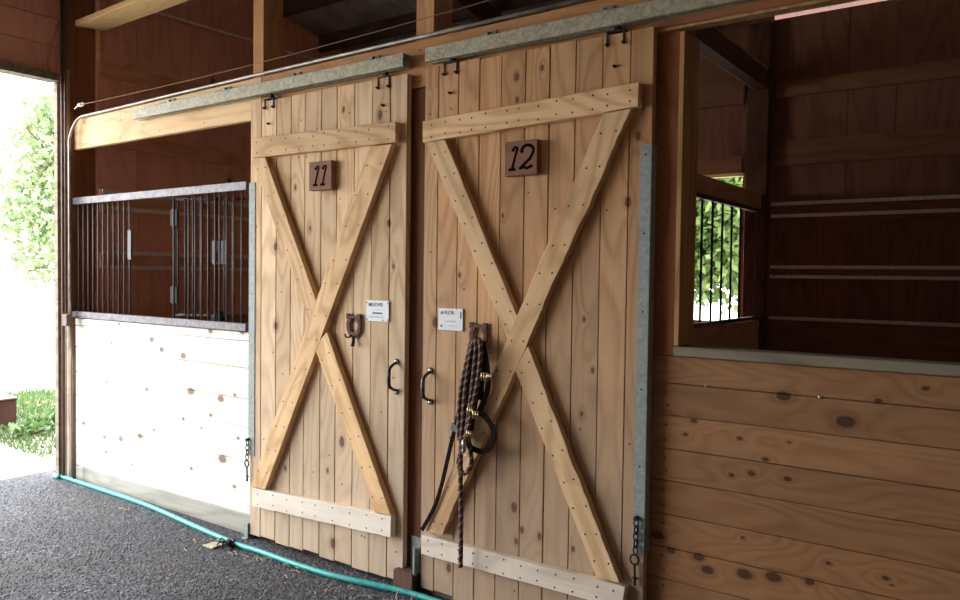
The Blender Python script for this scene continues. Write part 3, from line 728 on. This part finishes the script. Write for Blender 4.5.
# door 12 braces
quad_brace(dB, 'top_brace', q2((422.5, 142.5), (422.5, 121), (639, 82), (638, 106.5)), YB, -.001, M['brace_x'], .0008, 13, 21)
quad_brace(dB, 'bottom_brace', q2((421, 554), (421, 535), (625, 587.5), (622, 610)), YB, -.001, M['brace_pale'], .001, 12, 22)
quad_brace(dB, 'diagonal_brace', q2((425.5, 530.5), (442, 535.5), (631, 108.5), (603, 113.5)), YB, -.001, M['brace_x'], .0035, 13, 23, rough_side=2)
A = lambda t: (lerp(426, 596, t), lerp(142.5, 577, t)); B = lambda t: (lerp(445, 619.5, t), lerp(139.5, 583.5, t))
quad_brace(dB, 'diagonal_brace', q2(A(0), B(0), (518, 318.5), (509.5, 345)), YB+.001, -.001, M['brace_x'], .0008, 8, 24)
quad_brace(dB, 'diagonal_brace', q2((514, 368), (528, 346), B(1), A(1)), YB+.001, -.001, M['brace_x'], .0028, 8, 25, rough_side=2)

# hangers
for px_, py_ in ((269.5, 101), (384, 77)): hanger(dA, P(px_, py_, 0).x, 2.522, 2.555)
for px_, py_ in ((451, 66), (616, 30)): hanger(dB, P(px_, py_, 0).x, 2.53, 2.557)
plaque(dA, [(308.5, 162), (331.5, 160.5), (331.5, 189.5), (309, 190.5)], '11')
plaque(dB, [(504, 142.5), (537.2, 138.8), (537.2, 173.5), (505, 177)], '12')
card(dA, [(366.5, 300), (388.8, 300.5), (388.8, 322), (366.5, 321)], 1)
card(dB, [(438.5, 308), (463, 308.5), (463, 331.3), (438.5, 330.5)], 2)
a = P(354, 324.5, -.01); horseshoe(dA, a.x, a.z-.006, .106, .122)
a = P(478.5, 333, -.01); horseshoe(dB, a.x, a.z-.012, .102, .118)
a, b_ = P(396.5, 361, 0), P(396, 392, 0); handle(dA, a.x, a.z-.008, b_.z+.008)
a, b_ = P(430.5, 370, 0), P(429.5, 402, 0); handle(dB, a.x, a.z-.008, b_.z+.008)
# edge guards
def guard(parent, x0, x1, z0, z1, side):
    m = MB(); m.box(x0, x1, -.0035, -.0008, z0, z1)
    if side > 0: m.box(x1, x1+.003, -.0035, .045, z0, z1)
    else: m.box(x0-.003, x0, -.0035, .045, z0, z1)
    o = m.build('edge_guard', M['galv_g'], parent, (x0, 0, z0), bevel=.0006)
    nails(o, [((x0+x1)/2, -.0036, z0+.04+k*(z1-z0-.08)/5) for k in range(6)])
    return o
guard(dA, -3.704, -3.652, .49, 2.066, -1)
guard(dB, P(641, 145, 0).x, -1.243, .452, 2.072, 1)
chain(dB, P(636.5, 519, -.01).x, -.014, P(636.5, 523, -.01).z, 5)
# chain on the left panel edge
a = P(250, 441, 0); chain(dA, a.x-.004, -.016, a.z-.01, 4)

# hardware at floor
m = MB(); a = P(395, 571, -.02); c = P(418, 583, -.02)
m.box(a.x, a.x+.125, -.035, .03, .012, .095); m.box(a.x, a.x+.125, -.036, .04, .095, .101)
fg = m.build('floor_guide', M['rust'], None, (a.x, 0, .01), bevel=.003); tag(fg, 'rusty box shaped floor guide under the gap between the doors', 'door guide')
m = MB(); x0 = P(413.5, 560, 0).x; m.box(-2.487, -2.405, .038, .044, .06, .26); m.box(-2.43, -2.404, -.012, .044, .10, .22); m.cyl((-2.418, -.015, .09), (-2.418, -.015, .23), .009)
o = m.build('strap_hinge', M['galv_g'], None, (-2.44, .02, .06), bevel=.001); tag(o, 'small galvanized bracket at the foot of the gap between the doors', 'bracket')
m = MB(); m.box(-3.735, -3.70, -.01, .03, 0.0, .09); m.box(-3.735, -3.69, -.03, .034, -.004, .006)
o = m.build('floor_bracket', M['galv_g'], None, (-3.72, 0, 0), bevel=.001); tag(o, 'small galvanized bracket at the bottom left corner of door eleven', 'bracket')
o = MB().box(-2.403+.03, -1.2, .04, .085, -.01, .06).build('sill_board', M['cap'], None, (-1.8, .06, 0)); tag(o, 'low weathered sill board beneath door twelve', 'board')
o = MB().box(-3.69, -2.52, .045, .085, -.01, .10).build('sill_board', M['dark'], None, (-3.1, .06, 0)); tag(o, 'low dark sill board beneath door eleven', 'board')
MB

# ------------------------------------------------------------------ tracks
def track(x0, x1, label, bx):
    t = thing('door_track', ((x0+x1)/2, 0, 2.552), label, 'door track')
    m = MB(); z0, z1 = 2.554, 2.617; ya, yb = -.026, .036; th = .0025
    m.box(x0, x1, ya, ya+th, z0, z1); m.box(x0, x1, yb-th, yb, z0, z1); m.box(x0, x1, ya+th, yb-th, z1-th, z1)
    m.box(x0, x1, ya+th, ya+.022, z0, z0+th); m.box(x0, x1, yb-.022, yb-th, z0, z0+th)
    m.build('rail_channel', M['galv'], t, ((x0+x1)/2, 0, z0))
    for x in bx:
        m = MB(); m.box(x-.032, x+.032, .037, .044, z0, z1+.04); m.box(x-.032, x+.032, ya, .044, z1+.001, z1+.006); m.cyl((x-.012, .026, z1+.026), (x-.012, .037, z1+.026), .010, 8)
        br = m.build('track_bracket', M['galv_g'], t, (x, .04, z0), bevel=.001)
        nails(br, [(x-.012, .024, z1+.026)], BOLT, 'bolt')
    return t
X = lambda px_, py_: P(px_, py_, -.02).x
track(X(133, 114), X(403.5, 60), 'galvanized box track over door eleven and the grill', [X(163, 100), X(219, 90), X(288, 74), X(367, 57)])
track(X(426, 57), -.75, 'galvanized box track over door twelve', [X(483, 33), X(600, 4), -.9])

# ------------------------------------------------------------------ conduits, wire, box
def smoothp(pts, n=6):
    pts = [Vector(p) for p in pts]; out = []
    for i in range(len(pts)-1):
        p0 = pts[max(i-1, 0)]; p1 = pts[i]; p2 = pts[i+1]; p3 = pts[min(i+2, len(pts)-1)]
        for k in range(n):
            t = k/n; out.append(.5*((2*p1)+(p2-p0)*t+(2*p0-5*p1+4*p2-p3)*t*t+(3*p1-p0-3*p2+p3)*t**3))
    return out+[pts[-1]]
yy = .028
xa = P(69.5, 200, -.02).x
o = MB().tube([(xa, -.02, 1.235), (xa, -.02, 2.50)]+[(xa+.11*(1-math.cos(R(a))), lerp(-.02, .03, a/90), 2.50+.165*math.sin(R(a))) for a in range(10, 91, 10)]+[(-4.5, .035, ztop(-4.5)), (-3.66, .035, ztop(-3.66)), (-2.5, .035, ztop(-2.5)), (-1.2, .035, ztop(-1.2))], .0095, 8).build('conduit', M['conduit'], None, (xa, 0, 1.3), smooth=True)
tag(o, 'pale electrical conduit bending along the top of the header board', 'conduit')
x = P(66, 200, -.02).x
o = MB().tube([(x, -.022, 1.235), (x, -.022, 4.0)], .0095, 8).build('conduit', M['conduit_b'], None, (x, 0, 1.2), smooth=True); tag(o, 'brown upright conduit nearest the corner post face', 'conduit')
x2 = P(63, 200, -.02).x
o = MB().tube([(x2, -.022, .0), (x2, -.022, 4.1)], .012, 8).build('conduit', M['conduit_b'], None, (x2, 0, 0), smooth=True); tag(o, 'brown conduit from floor to roof at the edge of the doorway', 'conduit')
a = P(69, 319, -.02); o = MB().box(a.x-.035, a.x+.035, -.055, -.012, 1.145, 1.23).build('junction_box', M['conduit_b'], None, (a.x, -.03, 1.15), bevel=.004); tag(o, 'small brown junction box below the conduits', 'electrical box')
x = P(73.2, 400, -.02).x
o = MB().tube([(x+.012, -.02, .02), (x+.012, -.02, .9), (x-.02, -.02, 1.0), (x-.03, -.02, 1.144)], .012, 8).build('conduit', M['conduit_d'], None, (x, 0, 0), smooth=True); tag(o, 'short gray conduit dropping from the junction box to the hose', 'conduit')
# wire with insulator
a = P(80, 105, .0); b_ = P(480, 3, .0)
w = MB().tube([Vector((a.x+.04, .0, a.z)).lerp(Vector((b_.x, .0, b_.z)), i/10)+Vector((0, 0, -.02*math.sin(math.pi*i/10))) for i in range(11)]+[Vector((-1.0, 0, 2.85))], .0022, 5).build('wire', M['wire'], None, (-4, 0, 2.75)); tag(w, 'thin brown wire strung above the header board', 'wire')
ins = MB(); ins.ball((a.x, .0, a.z), .02, 10, (1.5, .8, .7)); ins.tube([(a.x-.11, .015, a.z-.012), (a.x-.02, 0, a.z)], .004, 6); torus_link(ins, (a.x+.03, 0, a.z), (1,0,0), (0,0,1), .02, .012, .003)
ins.build('wire_insulator', M['white'], None, (a.x, 0, a.z), smooth=True); tag(bpy.data.objects['wire_insulator'], 'white insulator at the left end of the thin wire', 'insulator')
# dangling cord on end wall above doorway
pts = [(-5.84, P(53, 35, 0).y-.06, 3.35)]
o = MB().tube(smoothp([EX(60, 0, -5.85), EX(61.5, 14, -5.85), EX(54, 36, -5.85), EX(50.5, 52, -5.85), EX(47, 63, -5.85), EX(52, 73, -5.81)]), .003, 5).build('loose_cord', M['jamb'], None, EX(54, 36, -5.85)); tag(o, 'thin loose cord hanging down to the doorway head', 'cord')

# ------------------------------------------------------------------ hose
hp = [(-5.93, -.045, .014), (-5.86, -.05, .016)]+[(G(x, y).x, min(G(x, y).y, -.004)-.02, .016) for x, y in ((75, 474), (110, 490), (150, 507), (200, 529), (240, 546), (262, 553), (300, 566.5), (340, 578.5), (380, 587.5), (405, 593), (432, 601))]+[(-2.0, -.055, .016), (-1.4, -.1, .016), (-.8, -.22, .016)]
hs = thing('garden_hose', (-3, -.05, 0), 'teal garden hose lying along the foot of the stall fronts', 'hose')
MB().tube(smoothp(hp), .0145, 10).build('hose_tube', M['hose'], hs, (-3, -.05, 0), smooth=True)
c = G(234, 545); c.z = .02
m = MB()
for k in range(7): 
    a = k*.9; m.tube([(c.x+.03*math.cos(a)*.5, c.y-.02, .016), (c.x+.05*math.cos(a), c.y-.04+.03*math.sin(a), .03+.02*math.sin(a*2)), (c.x+.07*math.cos(a+.4), c.y-.05+.04*math.sin(a+.5), .006)], .005, 5)
m.ball((c.x, c.y-.035, .022), .022, 8, (1.3, 1, 1))
m.build('dark_tie', M['iron'], hs, (c.x, c.y, 0))
m = MB(); m.prism([(c.x-.13, 0), (c.x-.03, 0), (c.x-.03, .012), (c.x-.12, .008)], c.y-.12, c.y-.045)
o = m.build('metal_scrap', M['galv'], None, (c.x-.08, c.y-.08, 0), bevel=.002); tag(o, 'small shiny scrap of metal lying beside the hose tie', 'scrap')

# straw along the hose
m = MB(); rg = random.Random(4)
for i in range(150):
    x = rg.uniform(-3.9, -2.1) if i < 110 else rg.uniform(-5.0, -1.4); y = -.09-abs(rg.gauss(0, .09)); a = rg.uniform(0, 3.14); L = rg.uniform(.02, .07)
    m.tube([(x, y, .006), (x+L*.5*math.cos(a), y+L*.5*math.sin(a), .006+rg.uniform(0, .012)), (x+L*math.cos(a), y+L*math.sin(a), .005)], .0013, 4)
o = m.build('straw_litter', M['straw'], None, (-3, -.1, 0)); tag(o, 'scattered bits of straw on the gravel beside the teal hose', 'straw', kind='stuff')
m = MB()
for px_, py_, L in ((400, 596, .06), (414, 602, .05)):
    a = G(px_, py_); m.tube([(a.x, a.y-.03, .004), (a.x+.004, a.y-.02, .03), (a.x+.012, a.y-.005, .036), (a.x+.012, a.y+.012, .033)], .0025, 5)
o = m.build('straw_over_hose', M['straw'], None, (-2.4, -.05, 0)); tag(o, 'pale straw stems lying across the hose', 'straw', kind='stuff')

# loose stones on the aisle floor
m = MB(); rg = random.Random(9)
def pebble(x, y, r):
    n = 5; top = [(x+r*math.cos(k*1.2566+rg.random())*rg.uniform(.7, 1.1), y+r*math.sin(k*1.2566+rg.random()*.4)*rg.uniform(.7, 1.1), r*rg.uniform(.25, .5)) for k in range(n)]
    vs = [(x+r*1.25*math.cos(k*1.2566), y+r*1.25*math.sin(k*1.2566), -.002) for k in range(n)]+top+[(x, y, r*rg.uniform(.7, 1.0))]
    m.add(vs, [(k, (k+1) % n, n+(k+1) % n, n+k) for k in range(n)]+[(n+k, n+(k+1) % n, 2*n) for k in range(n)])
for i in range(14000):
    t = rg.random(); x = -1.9-4.2*t; y = -.09-rg.random()**1.0*(1.7); pebble(x, y, rg.uniform(.002, .0062))
mp, t_, b__ = nt('gravel_stones'); qn = N(t_); rr_ = qn.n('NewGeometry').outputs['Random Per Island']
qn.put(b__.inputs['Base Color'], qn.mix(qn.math('POWER', rr_, 3.2), (.033,.033,.042,1), (.30,.29,.31,1))); b__.inputs['Roughness'].default_value = .7
o = m.build('gravel_stones', mp, None, (-4, -1, 0)); tag(o, 'loose dark gravel stones covering the aisle floor', 'gravel', kind='stuff')

# ------------------------------------------------------------------ halter and lead rope on hook of door twelve
YR = -.085
def RP(*ps, y=YR): return smoothp([P(a, b_, y if len(c_) == 0 else c_[0]) for a, b_, *c_ in ps], 6)
def rope(m, pts, r=.0105, pitch=.036):
    """three twisted strands, one tan two brown"""
    # resample
    L = [0]
    for a, b_ in zip(pts, pts[1:]): L.append(L[-1]+(b_-a).length)
    n = max(8, int(L[-1]/.005)); S = []
    j = 0
    for i in range(n+1):
        s = L[-1]*i/n
        while j < len(L)-2 and L[j+1] < s: j += 1
        t = (s-L[j])/max(1e-9, L[j+1]-L[j]); S.append((s, pts[j].lerp(pts[j+1], t), (pts[j+1]-pts[j]).normalized()))
    for k in range(3):
        out = []
        for s, p, d in S:
            u = Vector((0, 1, 0)).cross(d).normalized(); w = d.cross(u); a = 2*math.pi*(s/pitch+k/3)
            out.append(p+(u*math.cos(a)+w*math.sin(a))*r*.52)
        m.tube(out, r*.60, 6, mi=1 if k == 0 else 0)
lr = thing('lead_rope', P(470, 400, -.08), 'brown and tan twisted lead rope looped over the horseshoe hook', 'rope')
m = MB()
rope(m, RP((475, 338, -.05), (471, 352), (466, 385), (463, 420), (461, 448), (460.5, 480), (461, 520), (460.5, 567)))
m.build('rope_tail', [M['rope_b'], M['rope_t']], lr, P(465, 400, -.08), smooth=True)
m = MB()
rope(m, RP((476, 338, -.05), (476, 350), (472.5, 385), (468, 420), (464, 445), (459.5, 456), (459, 466), (463, 473), (468, 471), (471.5, 462), (470, 448), (467, 432)))
m.build('rope_loop', [M['rope_b'], M['rope_t']], lr, P(465, 400, -.08), smooth=True)
m = MB()
rope(m, RP((479, 339, -.05), (481, 350, -.095), (478, 380, -.10), (471, 415, -.10), (466, 440, -.10), (463, 452, -.10)))
rope(m, RP((473, 340, -.045), (468, 356, -.07), (461, 390, -.07), (459, 415, -.07), (459, 440, -.07)))
rope(m, RP((477, 341, -.04), (474, 356, -.065), (469, 390, -.065), (465, 415, -.065), (463, 440, -.065)))
m.build('rope_fold', [M['rope_b'], M['rope_t']], lr, P(465, 400, -.08), smooth=True)
m = MB(); a = P(464, 444, -.115); m.tube([a+Vector((.0, 0, .02)), a, a+Vector((.004, 0, -.025))], [.009, .012, .008], 8); torus_link(m, a+Vector((.004, 0, -.038)), (0,0,1), (1,0,0), .016, .012, .003)
m.build('snap_clip', M['bolt'], lr, a, smooth=True)

hl = thing('horse_halter', P(480, 400, -.06), 'dark leather halter with brass buckles hanging behind the lead rope', 'halter')
def strap(m, pts, w=.011, th=.0028):
    # flat strap facing outward
    pts = [Vector(p) for p in pts]; vs = []
    for i, p in enumerate(pts):
        d = (pts[min(i+1, len(pts)-1)]-pts[max(i-1, 0)]).normalized(); u = Vector((0, 1, 0)).cross(d).normalized()
        for su, sv in ((-1,-1),(1,-1),(1,1),(-1,1)): vs.append(p+u*w*su+Vector((0, 1, 0))*th*sv)
    fs = [(4*i+k, 4*i+(k+1) % 4, 4*i+4+(k+1) % 4, 4*i+4+k) for i in range(len(pts)-1) for k in range(4)]+[(3,2,1,0), tuple(4*(len(pts)-1)+k for k in range(4))]
    m.add(vs, fs)
m = MB(); strap(m, RP((471, 342, -.045), (466, 370, -.055), (461, 400, -.06), (457, 420, -.06), (452, 440, -.06), (447, 462, -.055), (441, 487, -.05), (434, 508, -.047), (422, 530, -.047)), .0095)
m.build('long_strap', M['leather'], hl, P(450, 450, -.05))
m = MB(); strap(m, RP((482, 342, -.05), (486, 360, -.06), (488, 385, -.06), (484, 400, -.06), (479, 412, -.06)), .013); strap(m, RP((476, 350, -.05), (478, 380, -.05), (474, 405, -.05), (470, 430, -.05)), .016)
strap(m, RP((480, 345, -.055), (482, 375, -.052), (480, 400, -.05)), .014)
m.build('crown_strap', M['leather'], hl, P(480, 370, -.06))
m = MB(); strap(m, RP((471, 416, -.07), (480, 413, -.09), (487, 419, -.10), (492.5, 428, -.10), (493.5, 437, -.095), (489.5, 447, -.085), (482, 451.5, -.075), (474, 449, -.07), (468, 445, -.06)), .0125, .003)
m.build('nose_band', M['leather'], hl, P(485, 430, -.08))
m = MB(); strap(m, RP((451.5, 426, -.067), (456, 428.5, -.067), (460, 431, -.067)), .016, .004); m.build('keeper', M['leather_g'], hl, P(455, 429, -.067))
for px_, py_, s in ((470, 411, .016), (475.5, 415, .016), (484, 377, .017), (469, 434, .013), (489, 376.5, .012)):
    m = MB(); c = P(px_, py_, -.118)
    f = [(c.x-s*.8, c.z-s), (c.x+s*.8, c.z-s), (c.x+s*.8, c.z+s), (c.x-s*.8, c.z+s)]
    m.tube([(x_, c.y, z_) for x_, z_ in f], .0032, 6, closed=True); m.cyl((c.x, c.y, c.z-s), (c.x, c.y, c.z+s), .0024, 6)
    m.build('buckle', M['brass'], hl, c, smooth=True)

# ------------------------------------------------------------------ outdoors
def tree(name, base, trunk_h, centre, rad, n, leaf, mat, label, seed):
    rg = random.Random(seed); t = thing(name, base, label, 'tree', None)
    m = MB(); B0 = Vector(base); cc = Vector(centre)
    m.tube(smoothp([B0, B0.lerp(cc, .35)+Vector((.1, .05, 0)), B0.lerp(cc, .7), cc+Vector((0, 0, rad[2]*.6))]), [lerp(.2, .04, i/18) for i in range(19)], 8)
    for i in range(14):
        a = rg.uniform(0, 6.28); e = cc+Vector((math.cos(a)*rad[0]*.8, math.sin(a)*rad[1]*.8, rg.uniform(-.7, .8)*rad[2])); s0 = B0.lerp(cc, rg.uniform(.6, 1.1))
        m.tube([s0, s0.lerp(e, .5)+Vector((0, 0, .3)), e], [.05, .03, .01], 5)
    m.build('trunk', M['bark'], t, base)
    m = MB()
    cl = [(cc+Vector((rg.gauss(0, .45)*rad[0], rg.gauss(0, .45)*rad[1], rg.uniform(-.85, .95)*rad[2]))) for _ in range(max(20, n//60))]
    for i in range(n):
        c = cl[rg.randrange(len(cl))]; p = c+Vector((rg.gauss(0, .28), rg.gauss(0, .28), rg.gauss(0, .3)))
        d = p-cc
        if (d.x/rad[0])**2+(d.y/rad[1])**2+(d.z/rad[2])**2 > 1.15 : continue
        a = Vector((rg.uniform(-1, 1), rg.uniform(-1, 1), rg.uniform(-1.2, .1))).normalized(); u = a.orthogonal().normalized()
        u = (Matrix.Rotation(rg.uniform(0, 6.28), 3, a) @ u); L = leaf*rg.uniform(.7, 1.3); W = L*.28
        m.add([p, p+a*L*.45+u*W, p+a*L, p+a*L*.45-u*W], [(0, 1, 2, 3)])
    m.build('foliage', mat, t, centre)
    return t
# left tree beyond the doorway
tree('leafy_tree', (-15.6, 6.3, -.02), 2, (-15.2, 4.55, 3.1), (1.5, .95, 1.95), 9000, .15, M['leaf2'], 'pale sunlit leafy tree seen through the barn doorway', 3)
# trees behind the rear opening
a_ = P(722, 240, 10.5)
tree('leafy_tree', (a_.x-1.7, 11.0, -.02), 2, (a_.x-.2, 10.5, 3.35), (2.2, 1.5, 2.2), 26000, .19, M['leaf'], 'dense green tree seen through the bars of the partition', 8)

# grass patch
m = MB(); rg = random.Random(12)
for i in range(24000):
    x = rg.uniform(-10.4, -6.5); y = rg.uniform(-.5, 2.4)
    edge = -6.62-.1*math.sin(y*5.1)-(.75 if y < .22 else 0)
    if x > edge or x < -10.2+.3*math.sin(y*3): continue
    h = rg.uniform(.02, .065)+(.08 if rg.random() < .12 and y > .8 else 0); a = rg.uniform(0, 6.28); w_ = .003+h*.05
    lean = Vector((rg.uniform(-.5, .5), rg.uniform(-.5, .5), 1))*h; p = Vector((x, y, -.012))
    m.add([p+Vector((w_*math.cos(a), w_*math.sin(a), 0)), p-Vector((w_*math.cos(a), w_*math.sin(a), 0)), p+lean], [(0, 1, 2)])
o = m.build('grass', M['grass'], None, (-8.5, 1, 0)); tag(o, 'strip of green grass and weeds outside the barn doorway', 'grass', kind='stuff')
m = MB()
for i in range(70):
    x = rg.uniform(-9.4, -7.3); y = rg.uniform(-.3, 1.8); a = rg.uniform(0, 6.28); r_ = rg.uniform(.02, .045)
    m.add([(x+r_*math.cos(a+k*1.57)*(1, .5)[k % 2], y+r_*math.sin(a+k*1.57)*(1, .5)[k % 2], .05+.02*math.sin(k)) for k in range(4)], [(0, 1, 2, 3)])
o = m.build('fallen_leaves', M['dryleaf'], None, (-8.5, 1, 0)); tag(o, 'dry fallen leaves scattered in the grass', 'leaves', kind='stuff')
# broad-leaf weeds
for i, (px_, py_) in enumerate(((20, 432), (34, 428), (45, 424), (54, 421))):
    c = G(px_, py_+4, 0); m = MB()
    for k in range(90):
        a = rg.uniform(0, 6.28); e = rg.uniform(.2, 1.2); L = rg.uniform(.04, .12); d = Vector((math.cos(a)*math.cos(e), math.sin(a)*math.cos(e), math.sin(e)))
        p = Vector((c.x+rg.uniform(-.12, .12), c.y+rg.uniform(-.14, .14), rg.uniform(0, .05))); u = d.cross(Vector((0, 0, 1))).normalized()
        m.add([p+d*L*.3, p+d*L*.7+u*L*.28, p+d*L*1.1, p+d*L*.7-u*L*.28], [(0, 1, 2, 3)])
    o = m.build('weed_clump', M['grass'], None, (c.x, c.y, -.01)); tag(o, 'low broad leafed weed clump at the back of the grass strip', 'weed', 'weeds behind the grass strip')

# rusty bin
a = G(17, 427); hgt = .30
x1_, y1_ = a.x, a.y
m = MB()
m.box(x1_-.62, x1_, y1_-.9, y1_, -.01, hgt-.03); m.box(x1_-.63, x1_+.01, y1_-.91, y1_+.01, hgt-.029, hgt-.012)
bn = thing('steel_bin', (x1_-.3, y1_-.45, -.01), 'low rusty brown steel bin standing on the grass outside the doorway', 'bin')
m.build('bin_body', M['tub'], bn, (x1_-.3, y1_-.45, -.01), bevel=.006)
MB().box(x1_-.62, x1_, y1_-.9, y1_, hgt-.011, hgt).build('sunlit_bin_top', M['card'], bn, (x1_-.3, y1_-.45, hgt), bevel=.004)  # white slab added; its colour stands for the bin's sunlit top

# ------------------------------------------------------------------ light
wd = bpy.data.worlds.new('world'); bpy.context.scene.world = wd; wd.use_nodes = True
t = wd.node_tree; bg = t.nodes['Background']; bg.inputs[0].default_value = (.94, .97, 1.0, 1); bg.inputs[1].default_value = 13.0
def portal(loc, rot, sx, sy):
    l = bpy.data.lights.new('doorway_portal', 'AREA'); l.shape = 'RECTANGLE'; l.size = sx; l.size_y = sy
    o = bpy.data.objects.new('doorway_portal', l); C.objects.link(o); o.location = loc; o.rotation_euler = rot
    l.cycles.is_portal = True; return o
portal((-5.98, -2.34, 1.47), (0, R(-90), 0), 2.92, 4.5)     # faces +x, into the barn
portal((-2.15, 3.40, 1.8), (R(-90), 0, 0), .46, 1.2)         # rear opening, faces -y

sc = bpy.context.scene
sc.view_settings.view_transform = 'Standard'; sc.view_settings.look = 'None'; sc.view_settings.exposure = 0; sc.view_settings.gamma = 1
sc.render.engine = 'CYCLES'
cy = sc.cycles; cy.use_denoising = True; cy.max_bounces = 8; cy.diffuse_bounces = 5; cy.sample_clamp_indirect = 8; cy.use_adaptive_sampling = True
